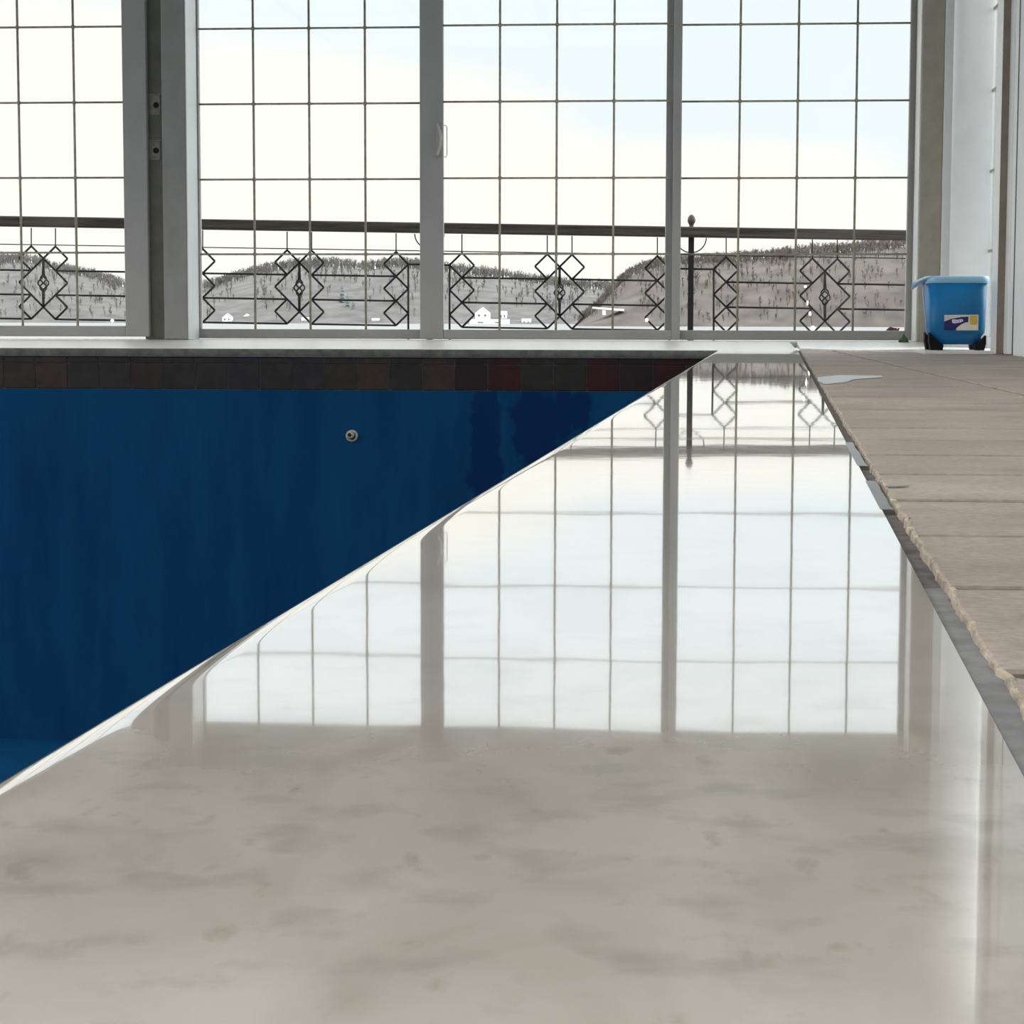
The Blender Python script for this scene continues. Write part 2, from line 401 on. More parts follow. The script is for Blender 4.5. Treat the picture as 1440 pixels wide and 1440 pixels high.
# sub-base under everything so that nothing shows through gaps
mb = MB()
mb.hull8([(XL(-1.6)+.03, -1.6, -.2), (XS+.3, -1.6, -.2), (XS+.3, 10.2, -.2), (XL(10.2)+.03, 10.2, -.2), (XL(-1.6)+.03, -1.6, -.04), (XS+.3, -1.6, -.04), (XS+.3, 10.2, -.04), (XL(10.2)+.03, 10.2, -.04)])
struct(mb.build('floor', m_groove), 'dark bedding layer under the pavers', 'floor')

# wet patches on the pavers
def puddle(pts, label):
    mb = MB(); P = [on_z(x, y, zt+.0006) for x, y in pts]
    c = sum(P, Vector())/len(P)
    out = []
    for i, p in enumerate(P):
        q = P[(i+1) % len(P)]
        for t in (0, .33, .66):
            v = p.lerp(q, t); out.append(v)
    mb.prism([(v.x, v.y, zt+.0013) for v in out], (0, 0, .0004))
    tag(mb.build('wet_patch', m_film), label, 'puddle', 'wet patches on the pavers')
puddle([(1150, 531), (1180, 528), (1240, 529), (1242, 531), (1200, 534), (1190, 538), (1160, 541), (1150, 536)], 'long thin wet streak on the pavers nearest the glass doors')
def groove_water(py0, py1, label):
    mb = MB(); a_ = on_z(1200, py0, 0).y; b_ = on_z(1200, py1, 0).y; n_ = 8
    P = [(XR(a_+(b_-a_)*i/n_)-.0012, a_+(b_-a_)*i/n_) for i in range(n_+1)]; Q_ = [(XR(a_+(b_-a_)*i/n_)+.0075+.003*noise.noise((5, i*1.7, py0)), a_+(b_-a_)*i/n_) for i in range(n_+1)]
    mb.prism([(x, y, -.0008) for x, y in P+Q_[::-1]], (0, 0, .0009)); tag(mb.build('wet_patch', m_film), label, 'puddle', 'wet patches on the pavers')
groove_water(622, 655, 'bright water standing in the groove beside the reflected handrail')
groove_water(676, 716, 'bright water standing in the groove nearest the camera')
puddle([(1246, 684.3), (1262, 683.6), (1279, 684.4), (1276, 685.6), (1258, 686.2), (1245, 686)], 'small wet streak on the pavers beside the middle of the groove')

# ------------------------------------------------------------------ pool shell
ZF = on_z(100, 1040, 0)                     # direction of the floor line
ZF = on_y(100, 1041, YE+.02).z
YP = YE + .022                              # tile face, set back under the coping nose
zt0, zt1 = on_y(500, 503, YP).z, on_y(500, 549, YP).z
mb = MB()
mb.poly([(XB, YP, ZF), (XL(YE)+.02, YP, ZF), (XL(YE)+.02, YP, zt1), (XB, YP, zt1)])
struct(mb.build('pool_wall', m_pool), 'deep blue painted far wall of the drained pool', 'pool wall')
mb = MB()
mb.poly([(XL(YE)+.02, YP, ZF), (XL(-2)+.02, -2, ZF), (XL(-2)+.02, -2, -.03), (XL(YE)+.02, YP, -.03)])
mb.poly([(XB, YP, ZF), (XB, -2, ZF), (XB, -2, -.03), (XB, YP, -.03)])
mb.poly([(XB, -2, ZF), (XL(-2)+.02, -2, ZF), (XL(-2)+.02, -2, -.03), (XB, -2, -.03)])
struct(mb.build('pool_side_wall', m_pool), 'blue painted side of the pool below the coping', 'pool wall')
mb = MB(); mb.poly([(XB, YP, ZF), (XL(YE)+.02, YP, ZF), (XL(-2)+.02, -2, ZF), (XB, -2, ZF)])
struct(mb.build('pool_floor', m_pool), 'blue painted bottom of the drained pool', 'pool floor')
# tile band: 6 inch slate tiles under the coping
mb = MB(); lay = mb.bm.loops.layers.color.new('tint')
tw = on_y(517+45.8, 530, YP).x - on_y(517, 530, YP).x
x = on_y(517/2.25, 530, YP).x
x -= tw*math.ceil((x-XB)/tw)
pal = [(.20,.155,.13), (.17,.145,.13), (.23,.17,.125), (.16,.145,.145), (.19,.135,.10), (.21,.20,.17)]
while x < XL(YE)+.02:
    px = (x+tw/2); near = px > on_y(640, 530, YP).x
    c = pal[rnd.randrange(len(pal))]
    if near:
        c = rnd.choice([(.20,.045,.028), (.17,.038,.026), (.14,.085,.065), (.17,.145,.115)])
    xa, xb = x+.0018, min(x+tw-.0018, XL(YE)+.02)
    nb = len(mb.bm.faces)
    if xb > xa:
        mb.box((xa, YP-.004+rnd.uniform(-.001, .001), zt1+.003), (xb, YP+.01, zt0-.030))
        mb.box((xa, YP-.004, zt0-.027), (xb, YP+.01, zt0+.0))
        mb.bm.faces.ensure_lookup_table()
        for f in mb.bm.faces[nb:]:
            for l in f.loops: l[lay] = (*c, 1)
    x += tw
struct(mb.build('tile_band', m_tile, bevel=.002, segs=1), 'dark slate waterline tiles under the far coping', 'tiles')
mb = MB(); mb.box((XB, YP, zt1), (XL(YE)+.02, YP+.02, -.03))
struct(mb.build('tile_grout', principled('tile_grout', (.085, .082, .072), .8, .3, 40)), 'grey grout behind the slate waterline tiles', 'grout')
# return fitting
p = on_y(495, 613, YP)
rt = empty('pool_return_fitting', p); tag(rt, 'small pale round water return fitting on the blue pool wall', 'pool fitting')
mb = MB(); mb.lathe([(.027, 0), (.027, -.006), (.024, -.010), (.0165, -.012), (.0165, -.004)], axis='y', n=24); mb.build('flange', m_fitting, rt)
mb = MB(); mb.lathe([(.0165, -.006), (.0185, -.016), (.0165, -.026), (.012, -.031), (.0085, -.031), (.0085, -.012)], axis='y', n=24); o = mb.build('nozzle', m_fitting, rt); o.location = (-.006, 0, .005)
mb = MB(); mb.lathe([(.0084, -.024), (.0001, -.024)], axis='y', n=16); o = mb.build('nozzle_opening', m_dark, rt); o.location = (-.006, 0, .005)

# ------------------------------------------------------------------ window wall
YD = 10.17
ZR = [on_y(785, y, YD).z for y in (464, 357, 250, 142, 34, -72)]
ZBOT = on_y(785, 477.5, YD).z
ZTOP = ZR[-1]
ZH = ZTOP + .06
def X(px, Y=YD, py=145): return on_y(px, py, Y).x
def panel(name, n, x0, x1, gl, gr, cols, Y, label, zr=None, bot=None, front=0, mun_over=0):
    """sliding panel: outer x0..x1, glass gl..gr, muntins at cols (all metres), Y = front face"""
    zr = zr or ZR; bot = bot if bot is not None else ZBOT
    e = empty(f'{name}_{n}', ((x0+x1)/2, Y, bot)); struct(e, label, name)
    L0 = Vector(e.location); mbx = lambda a, b: mb.box(Vector(a)-L0, Vector(b)-L0)
    for (a, b, nm) in ((x0, gl, 'stile'), (gr, x1, 'stile')):
        if b-a > .002:
            mb = MB(); mb.box(Vector((a, Y, bot))-L0, Vector((b, Y+.045, zr[-1]+.05))-L0); mb.build(nm, m_frame, e, bevel=.004)
    mb = MB(); mb.box(Vector((gl, Y+.002, bot))-L0, Vector((gr, Y+.043, zr[0]))-L0); mb.build('bottom_rail', m_frame, e, bevel=.003)
    mb = MB(); mb.box(Vector((gl, Y+.002, zr[-1]))-L0, Vector((gr, Y+.043, zr[-1]+.05))-L0); mb.build('top_rail', m_frame, e, bevel=.003)
    mb = MB(); mb.box(Vector((gl-.003, Y+.022, zr[0]-.003))-L0, Vector((gr+.003, Y+.027, zr[-1]+.003))-L0); mb.build('glass_pane', m_glass, e)
    mb = MB(); r = .0052
    for cx in cols: mb.tube([Vector((cx, Y+.012, zr[0]))-L0, Vector((cx, Y+.012, zr[-1]))-L0], r*1.15, 6)
    for z in zr[1:-1]:
        mb.tube([Vector((gl, Y+.012, z))-L0, Vector((gr, Y+.012, z))-L0], r, 6)
        for cx in cols: mb.lathe([(.0001, -.010), (.0095, -.006), (.011, 0), (.0095, .004), (.0001, .004)], Vector((cx, Y+.012, z))-L0, 8, 'y')
    mb.build('muntin_grid', m_muntin, e)
    return e
ZW = [on_y(60, y, 10.03).z for y in (458, 355.5, 250.5, 145, 39, -67)]
c28, c106 = X(28, 10.03), X(105.8, 10.03); dcol = c106-c28
w1 = panel('window', 1, X(172, 10.0)-.0-dcol*4-.02-.1, X(205.5, 10.0), X(172, 10.0)-dcol*4-.02, X(172, 10.0), [c106-dcol*k for k in range(4)], 10.0,
      'leftmost gridded window left of the dark grey frame posts', ZW, on_y(60, 473, 10.0).z)
x272 = X(272, YD+.0); x592 = X(594, YD+.05)
d1 = panel('door', 1, X(271, YD+.05), X(606, YD+.05), X(279, YD+.05), X(592, YD+.05), [X(v, YD+.06) for v in (356.4, 434.7, 513.3)], YD+.05, 'gridded glass door panel left of the one with the handle')
d2 = panel('door', 2, X(590), X(959), X(623), X(947), [X(v, YD+.01) for v in (703, 783, 863.5)], YD, 'middle gridded sliding glass door panel with the pull handle')
d3 = panel('door', 3, X(937, YD+.05), X(1294, YD+.05), X(958, YD+.05), X(1279, YD+.05), [X(v, YD+.06) for v in (1040.4, 1122, 1204.4)], YD+.05, 'rightmost gridded glass door panel beside the taupe post')
# pull handle on the middle door panel
L0 = d2.location
hz0, hz1 = on_y(618, 222, YD).z, on_y(618, 171, YD).z; hx = X(617)
mb = MB(); pts = []
for i in range(13):
    t = i/12; a = math.pi*t
    pts.append(Vector((hx - .006 + .021*math.sin(a), YD-.006-.034*math.sin(a), hz0+.012+(hz1-hz0-.024)*t))-L0)
mb.tube(pts, [.008]+[.0062]*11+[.008], 8)
gh = mb.build('pull_handle', m_handle, d2)
mb = MB(); mb.box(Vector((hx-.016, YD-.005, hz0))-L0, Vector((hx+.004, YD+.001, hz1))-L0); mb.build('handle_plate', m_frame, d2, bevel=.003)
mb = MB(); xo = X(628.5, YD+.09)
mb.tube([Vector((X(612), YD+.046, hz0+.012))-L0, Vector((xo-.004, YD+.085, hz0+.010))-L0, Vector((xo, YD+.09, hz0+.02))-L0, Vector((xo, YD+.09, hz1-.02))-L0, Vector((xo-.004, YD+.085, hz1-.010))-L0, Vector((X(612), YD+.046, hz1-.012))-L0], .0032, 6)
mb.build('outside_handle', m_handle, d2)
# jamb between the window and the doors: a recessed channel and a second grey stile with a deep lit reveal
j = struct(empty('trim_1', (X(216, 10.0), 10.0, .03)), 'dark grey double jamb left of the glass doors with latch holes', 'door jamb'); L0 = j.location
ztt = ZH
mb = MB(); mb.box(Vector((X(205.5, 10.0)-.03, 10.05, .03))-L0, Vector((X(228, 10.0), 10.30, ztt))-L0); mb.build('channel', m_recess, j)
mb = MB(); mb.box(Vector((X(227.5, 10.0), 9.995, .03))-L0, Vector((X(260.5, 9.995), YD+.04, ztt))-L0); mb.build('jamb_board', m_jamb, j, bevel=.004)
xa = X(260.5, 9.995); xb = X(272, 10.16)
mb = MB(); mb.box(Vector((xa, 10.0, .03))-L0, Vector((xa+.004, YD+.045, ztt))-L0); mb.build('white_reveal', m_whitetrim, j)
for py in (148, 212):
    q = on_y(217.5, py, 10.05)
    mb = MB(); mb.box(Vector((q.x-.028, 10.046, q.z-.045))-L0, Vector((q.x+.028, 10.05, q.z+.045))-L0); mb.box(Vector((q.x-.03, 10.043, q.z+.045))-L0, Vector((q.x+.03, 10.05, q.z+.052))-L0)
    sp = mb.build('strike_plate', m_plate, j, bevel=.0015)
    mb = MB(); mb.lathe([(.0135, -.0015), (.0135, -.004), (.0001, -.004)], Vector((q.x+.008, 10.046, q.z))-L0, 16, 'y'); so = mb.build('screw_hole', m_dark, sp)
# threshold under all the panels, post and header on the right
mb = MB(); mb.box((XB, 9.99, 0), (XS, 10.36, .028)); mb.box((XB, 10.1, .028), (XS, 10.16, .0305))
struct(mb.build('window_sill', m_honed, bevel=.003), 'pale marble sill running under the whole window wall', 'sill')
r = struct(empty('trim_2', (X(1311, 10.0), 10.0, .03)), 'taupe post at the right end of the glass doors', 'post'); L0 = r.location
mb = MB(); mb.box(Vector((X(1296, 10.0), 10.0, .0))-L0, Vector((X(1327, 10.0), 10.32, 3.0))-L0); mb.build('post_face', m_post, r, bevel=.004)
mb = MB(); mb.box(Vector((X(1296, 10.0)-.006, 10.012, .03))-L0, Vector((X(1296, 10.0)-.0005, 10.2, ztt))-L0); mb.build('white_reveal', m_whitetrim, r)
mb = MB(); mb.box((X(1327, 10.0)+.0005, 9.985, ZS), (XS+.05, 10.32, 3.0)); struct(mb.build('trim_3', m_whitetrim, bevel=.003), 'narrow white corner board right of the taupe post', 'trim')
mb = MB(); mb.box((XB, 10.0, ZH), (X(1296, 10.0), 10.34, 3.0)); struct(mb.build('wall_front', m_jamb), 'grey wall above the glass doors', 'wall')
mb = MB(); mb.box((XB, 10.0, 0.03), (X(172, 10.0)-dcol*4-.121, 10.34, ZH)); struct(mb.build('wall_front_end', m_jamb), 'grey wall left of the leftmost window', 'wall')

# ------------------------------------------------------------------ right side wall with its casings
def YX(px, X_=XS, py=250): return on_x(px, py, X_).y
yA, yB, yC, yD_, yE_, yF_ = 9.935, YX(1374), YX(1377), YX(1391), YX(1398), YX(1405, 1.243)
mb = MB(); mb.box((XS, yB, ZS), (XS+.12, yA, 3.0)); struct(mb.build('wall_right', m_wall), 'pale blue-white side wall panel behind the bucket', 'wall')
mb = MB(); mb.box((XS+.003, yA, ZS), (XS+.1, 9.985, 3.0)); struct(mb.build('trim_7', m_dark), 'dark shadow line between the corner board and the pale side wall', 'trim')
sd = struct(empty('door_4', (XS, (yC+yE_)/2, ZS)), 'narrow glazed side door seen edge on above the bucket', 'door'); L0 = sd.location
mb = MB(); mb.tube([Vector((XS+.012, (yC+yD_)/2, ZS))-L0, Vector((XS+.012, (yC+yD_)/2, 2.9))-L0], (yC-yD_)/2*.98, 16); mb.build('rounded_stile', m_whitetrim, sd)
bpy.context.view_layer.update()
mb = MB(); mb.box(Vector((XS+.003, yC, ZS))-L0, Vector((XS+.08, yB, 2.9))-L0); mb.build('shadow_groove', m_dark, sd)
yg0, yg1 = yE_, yD_
mb = MB(); mb.box(Vector((XS+.010, yg0, .06))-L0, Vector((XS+.014, yg1, 2.9))-L0); mb.build('glass_pane', m_glass, sd)
mb = MB()
for py in (15, 128, 240, 352):
    q = on_x(1396, py, XS+.006); mb.box(Vector((XS+.002, yg0, q.z-.006))-L0, Vector((XS+.009, yg1, q.z+.006))-L0)
mb.build('muntin_grid', m_muntin, sd)
mb = MB(); mb.box(Vector((XS, yg0, ZS))-L0, Vector((XS+.03, yg1, .06))-L0); mb.build('bottom_rail', m_whitetrim, sd)
XJ = on_y(1405, 250, 8.36).x; XK = on_y(1415.5, 250, 8.36).x
YJ = 8.34
jr = struct(empty('trim_4', (XJ, YJ, 0)), 'white jamb with its front shaded brown standing just right of the blue bucket', 'door jamb'); L0 = jr.location
mb = MB(); mb.box(Vector((XJ, YJ+.004, 0.003))-L0, Vector((XS+.1, YX(1398, XJ), 3.0))-L0); mb.build('white_reveal', m_whitetrim, jr, bevel=.002)
mb = MB(); mb.box(Vector((XJ+.001, YJ, .003))-L0, Vector((XK, YJ+.004, 3.0))-L0); mb.build('shaded_jamb_front', m_brown, jr)  # brown plate puts the unlit front's shade into the colour
y1_, y2_ = YX(1422, XK), YX(1426.5, XK)
y3_ = YX(1429, XK)
mb = MB(); mb.box((XK, y1_, .003), (XK+.1, YJ+.002, 3.0)); mb.box((XK+.004, y2_, .003), (XK+.1, y1_, 3.0)); struct(mb.build('trim_5', m_whitetrim, bevel=.002), 'white casing right of the jamb front shaded brown', 'trim')
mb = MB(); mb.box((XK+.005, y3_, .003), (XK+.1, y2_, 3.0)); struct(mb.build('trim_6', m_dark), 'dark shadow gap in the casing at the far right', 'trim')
mb = MB(); mb.box((XK+.003, YB, .0), (XK+.13, y3_, 3.0)); struct(mb.build('wall_right_near', m_wall), 'pale white side wall at the far right edge', 'wall')

# ------------------------------------------------------------------ rest of the room (unseen; openings in ceiling and left wall added to brighten it)
mb = MB(); SK = (-4.9, -.2, -2.6, 5.4)
mb.box((XB-.2, YB, 3.0), (XS+.2, SK[2], 3.15)); mb.box((XB-.2, SK[3], 3.0), (XS+.2, 10.4, 3.15))
mb.box((XB-.2, SK[2], 3.0), (SK[0], SK[3], 3.15)); mb.box((SK[1], SK[2], 3.0), (XS+.2, SK[3], 3.15))
for i in range(1, 6): y = SK[2]+(SK[3]-SK[2])*i/6; mb.box((SK[0], y-.06, 3.0), (SK[1], y+.06, 3.15))
for i in range(1, 4): x = SK[0]+(SK[1]-SK[0])*i/4; mb.box((x-.05, SK[2], 3.0), (x+.05, SK[3], 3.15))
struct(mb.build('ceiling', m_ceil), 'ceiling of the pool room with roof openings added to brighten it', 'ceiling')
mb = MB(); mb.box((XB-.15, YB, -.2), (XB, 10.34, .25)); mb.box((XB-.15, YB, 2.75), (XB, 10.34, 3.0))
for y in (YB, -.9, 1.8, 4.5, 7.2, 10.14): mb.box((XB-.15, y, .25), (XB, y+.2, 2.75))
struct(mb.build('wall_left', m_jamb), 'wall on the far side of the pool with openings added for brightness', 'wall')
mb = MB(); mb.box((XB, YB-.15, -.2), (XS+.2, YB, 3.0))
struct(mb.build('wall_rear', m_jamb), 'grey rear wall of the pool room', 'wall')
mb = MB(); mb.box((XB, YB, -.2), (XS+.2, -1.99, -.005)); struct(mb.build('rear_deck', m_paver), 'stone deck at the rear end of the pool', 'floor')

# ------------------------------------------------------------------ bucket
by = 8.50
bxl, bxr = on_y(1306.5, 440, by).x, on_y(1389, 440, by).x
bw = bxr-bxl; bcx = (bxl+bxr)/2
ztop = on_y(1347, 388, by).z; zbb = on_y(1347, 484.5, by).z
bd = .21
bk = empty('bucket', (bcx, by+bd/2, ZS)); tag(bk, 'blue plastic bucket with pale rim, sticker and black feet on the marble slab', 'bucket')
def rrect(w, d, r, z, n=6):
    pts = []
    for (cx, cy, a0) in ((w/2-r, d/2-r, 0), (-w/2+r, d/2-r, 90), (-w/2+r, -d/2+r, 180), (w/2-r, -d/2+r, 270)):
        for i in range(n+1):
            a = math.radians(a0+90*i/n); pts.append(Vector((cx+r*math.cos(a), cy+r*math.sin(a), z)))
    return pts
def loft(mb, secs, cap0=True, cap1=True):
    rings = [[mb.bm.verts.new(p) for p in s] for s in secs]
    n = len(rings[0])
    for i in range(len(rings)-1):
        for k in range(n):
            f = mb.bm.faces.new((rings[i][k], rings[i][(k+1)%n], rings[i+1][(k+1)%n], rings[i+1][k])); f.smooth = True
    if cap0: mb.bm.faces.new(rings[0])
    if cap1: mb.bm.faces.new(rings[-1])
zb = zbb-ZS; zT = ztop-ZS
mb = MB()
wl = .003
loft(mb, [rrect(bw-.085, bd-.06, .03, zb), rrect(bw-.075, bd-.05, .03, zb+.003), rrect(bw-.010, bd-.012, .035, zb+.045), rrect(bw-.006, bd-.008, .035, zb+.07), rrect(bw-.001, bd, .035, zT-.02),
          rrect(bw-.002-2*wl, bd-2*wl, .033, zT-.02), rrect(bw-.010-2*wl, bd-.012-2*wl, .033, zb+.05), rrect(bw-.08, bd-.06, .03, zb+.006)])
mb.build('bucket_body', m_bucket, bk)
mb = MB()
loft(mb, [rrect(bw+.001, bd+.001, .036, zT-.028), rrect(bw+.012, bd+.012, .04, zT-.026), rrect(bw+.014, bd+.014, .04, zT-.012), rrect(bw+.010, bd+.010, .04, zT-.002), rrect(bw+.002, bd+.002, .036, zT), rrect(bw-.010, bd-.010, .033, zT-.006), rrect(bw-.008, bd-.008, .033, zT-.026)], False, False)
mb.build('rim', m_rim, bk)
# pouring lip on the left end of the rim
mb = MB(); ll = on_y(1286, 398, by).x-bcx
dz = on_y(1286, 400, by).z-ZS
secs = []
for i in range(9):
    t = i/8; xx = -bw/2 + .03 + (ll+bw/2-.03)*t; wd = (.085*(1-t**2)+.018); zc = zT-.004-(zT-dz)*t**2.2
    secs.append([Vector((xx, -wd, zc)), Vector((xx, -wd*.5, zc-.010-.004*t)), Vector((xx, 0, zc-.015-.004*t)), Vector((xx, wd*.5, zc-.010-.004*t)), Vector((xx, wd, zc)),
                 Vector((xx, wd, zc+.005)), Vector((xx, wd*.5, zc-.005-.004*t)), Vector((xx, 0, zc-.010-.004*t)), Vector((xx, -wd*.5, zc-.005-.004*t)), Vector((xx, -wd, zc+.005))])
loft(mb, secs); mb.build('pouring_lip', m_rim, bk)
# wire bail folded along the left side
mb = MB(); mb.tube([(-bw/2-.012, -.02, zT-.016), (-bw/2-.016, -.024, zT-.06), (-bw/2-.011, -.028, zT-.12), (-bw/2-.004, -.03, zb+.09), (-bw/2+.002, -.034, zb+.04)], .0028, 8); mb.build('wire_handle', m_rim, bk)
for sx in (-1, 1):
    for sy in (-1, 1):
        mb = MB(); k = .058 if sx < 0 else .044
        x0 = sx*(bw/2-.002); y0 = sy*(bd/2-.002)
        xi = x0 - sx*k; top = zb+(.048 if sx < 0 else .036)
        yb_ = y0 - sy*.055
        pr = [(x0, y0, 0.0), (x0-sx*.0, y0, top*.5), (x0, y0, top), (xi, y0, .012), (xi+sx*.006, y0, 0)]
        mb.prism([(x0-sx*.008, y0, 0.0), (x0-sx*.001, y0, top*.45), (x0-sx*.001, y0, top), (x0-sx*.012, y0, top-.012), (xi, y0, zb-.002), (xi+sx*.004, y0, 0)], (0, yb_-y0, 0))
        mb.build('foot', m_black, bk, bevel=.002)
# sticker on the front
sx0, sx1 = on_y(1328, 450, by).x-bcx, on_y(1376, 450, by).x-bcx
sz0, sz1 = on_y(1350, 464.5, by).z-ZS, on_y(1350, 442.5, by).z-ZS
def fy(z): return -(bd - .008 + .008*(z-zb-.07)/(zT-.02-zb-.07))/2
def SP(u, v, off): z = sz0+(sz1-sz0)*v; return Vector((sx0+(sx1-sx0)*u, fy(z)-off, z))
def flat(uv, off, th=.0004):
    mb = MB(); mb.prism([SP(u, v, off) for u, v in uv], (0, th, 0)); return mb
stk = flat([(0, 0), (1, 0), (1, 1), (0, .98)], .0006).build('sticker', m_cream, bk); stk['label'] = 'cream sticker with navy and yellow print'
flat([(0, 0), (.34, 0), (.38, .18), (.5, .38), (.62, .5), (.70, .52), (.71, .88), (.5, .85), (.22, .74), (.0, .56)], .0011).build('navy_print', m_navy, stk)
flat([(.76, .36), (.96, .36), (.97, .95), (.75, .95)], .0011).build('yellow_print', m_yellow, stk)
flat([(.22, .66), (.24, .48), (.3, .44), (.5, .52), (.56, .60), (.54, .70), (.48, .72), (.4, .68), (.26, .70)], .0016).build('wordmark', m_lav, stk)
for i, (u, v) in enumerate(((.28, .56), (.335, .565), (.39, .585), (.44, .60), (.49, .615))):
    flat([(u, v-.05), (u+.016, v-.05), (u+.02, v+.05), (u+.004, v+.055)], .0020).build('letter_stroke', m_navy, stk)

# little things on the floor by the door
q = on_z(1271, 476, ZS)
gp = on_y(1271, 477, 9.93)
mb = MB(); secs = []
for i in range(9):
    t = i/8; secs.append([Vector((-.022+.044*t, -.018+.01*math.sin(t*9), 0)), Vector((-.022+.044*t, .018, 0)), Vector((-.022+.044*t, .014, .012+.03*math.sin(t*math.pi)*(.8+.3*math.sin(t*14)))), Vector((-.022+.044*t, -.012, .008+.026*math.sin(t*math.pi)*(.8+.3*math.cos(t*17))))])
loft(mb, [[Vector((v.x, v.y, v.z*.9)) for v in sc] for sc in secs]); tag(mb.build('cleaning_cloth', m_green, loc=(gp.x, 9.94, 0.0282)), 'small crumpled green cloth at the foot of the taupe post', 'cloth')
rp = on_y(1253, 461, YD+.085)
mb = MB()
for k in range(5):
    a = k*1.3; r_ = .022
    mb.poly([Vector((k*.012-.024, 0, 0)), Vector((k*.012-.024+r_*math.cos(a)*.5+.006, .004, .016+.004*math.sin(a))), Vector((k*.012-.024+.018, .012, .012)), Vector((k*.012-.010, .014, -.001))])
sol = mb.build('red_leaf', m_red, loc=(rp.x, YD+.085, .0285)); md = sol.modifiers.new('solid', 'SOLIDIFY'); md.thickness = .001
sol.location.z = ZR[0]+.001
tag(sol, 'curled dark red leaf behind the glass near the bucket', 'leaf')

# ------------------------------------------------------------------ deck and balustrade outside
ZD = -.06
YR = 12.0
mb = MB(); mb.box((XB-1, 10.36, ZD-.15), (6.5, 12.35, ZD)); struct(mb.build('terrace', m_deck), 'grey terrace floor outside the glass doors', 'terrace')
tilt = math.atan2(on_y(1270, 325, YR).z - on_y(0, 307, YR).z, on_y(1270, 325, YR).x - on_y(0, 307, YR).x)
bal = empty('balustrade', (on_y(640, 330, YR).x, YR, ZD)); bal['kind'] = 'thing'; del bal['kind']
tag(bal, 'black wrought iron balustrade with weathered wooden handrail outside the windows', 'railing')
B0 = Vector(bal.location)
def T(px, yy):       # point of the balustrade given along px and height as it stands at the panel centre
    q = on_y(px, yy, YR); return q - B0
def sag(px): return 20.0*(px-421)/1270   # handrail and bars run slightly downhill
def P(px, yy): return T(px, yy + sag(px))
rb = .0062
# measured around panel centre 421 : rail 309.5-324, rod 351.5, diamonds every 34.5
rail_t, rail_b = 310.5, 325.0
mb = MB()
a, b, c, d = P(-260, rail_t), P(1480, rail_t), P(-260, rail_b), P(1480, rail_b)
mb.hull8([c+Vector((0,-.045,0)), d+Vector((0,-.045,0)), d+Vector((0,.045,0)), c+Vector((0,.045,0)), a+Vector((0,-.045,0)), b+Vector((0,-.045,0)), b+Vector((0,.045,0)), a+Vector((0,.045,0))])
mb.build('handrail', m_wood, bal, bevel=.008)
mb = MB(); mb.tube([P(-260, 350), P(1480, 350)], .0032, 6); mb.build('top_rod', m_iron, bal)
PX = 34.5; HX = 17.2
def scale(px): return 1 + .036*(px-640)/1280
for ci in (61, 421, 787, 1160):
    k = scale(ci)/scale(421)
    pn = empty('iron_panel', P(ci, 403)); pn.parent = bal; O = P(ci, 403)
    Q = lambda dx, yy: P(ci+dx*k, 351.5+(yy-351.5)*k) - O
    mb = MB()
    ys = [352, 386.5, 421, 455.5]
    def seg(p0, p1, r=rb): mb.tube([p0, p1], r, 6)
    for s in (-1, 1):
        cx = s*HX
        # upper and lower small diamonds of the centre motif
        for (t0) in (352, 421):
            seg(Q(cx, t0), Q(cx-HX, t0+HX)); seg(Q(cx-HX, t0+HX), Q(cx, t0+2*HX)); seg(Q(cx, t0+2*HX), Q(cx+HX, t0+HX)); seg(Q(cx+HX, t0+HX), Q(cx, t0))
        seg(Q(0, 369.2), Q(s*34.4, 403.6)); seg(Q(s*34.4, 403.6), Q(0, 438.2))
        seg(Q(cx, 352), Q(cx, 326), .0036)
        # end column of three diamonds
        ex = s*136
        for t0 in (352, 386.5, 421):
            seg(Q(ex, t0), Q(ex-HX, t0+HX)); seg(Q(ex-HX, t0+HX), Q(ex, t0+2*HX)); seg(Q(ex, t0+2*HX), Q(ex+HX, t0+HX)); seg(Q(ex+HX, t0+HX), Q(ex, t0))
        seg(Q(ex, 352), Q(ex, 326), .0036)
        seg(Q(ex+s*HX, 369.2), Q(ex+s*HX, 500)); seg(Q(ex+s*HX, 369.2), Q(s*183, 369.2))
        for yy in (386.5, 421, 455.5): seg(Q(cx, yy), Q(ex, yy))
    mb.build('scrollwork', m_iron, pn)
    # twisted basket spindle
    mb = MB(); top, bot = Q(0, 369.5), Q(0, 438); h = (top-bot).length
    mb.tube([bot, bot.lerp(top, .2), bot.lerp(top, .34)], [.0062, .0085, .010], 8); mb.tube([bot.lerp(top, .64), bot.lerp(top, .8), top], [.010, .0080, .0072], 8)
    for s4 in range(4):
        pts = []
        for i in range(13):
            t = i/12; a4 = s4*math.pi/2 + t*math.pi*1.15; rr = .004+.026*math.sin(math.pi*t)
            v = bot.lerp(top, .32+.34*t); pts.append(v + Vector((rr*math.cos(a4), rr*math.sin(a4), 0)))
        mb.tube(pts, .0048, 6)
    mb.build('basket_spindle', m_iron, pn)
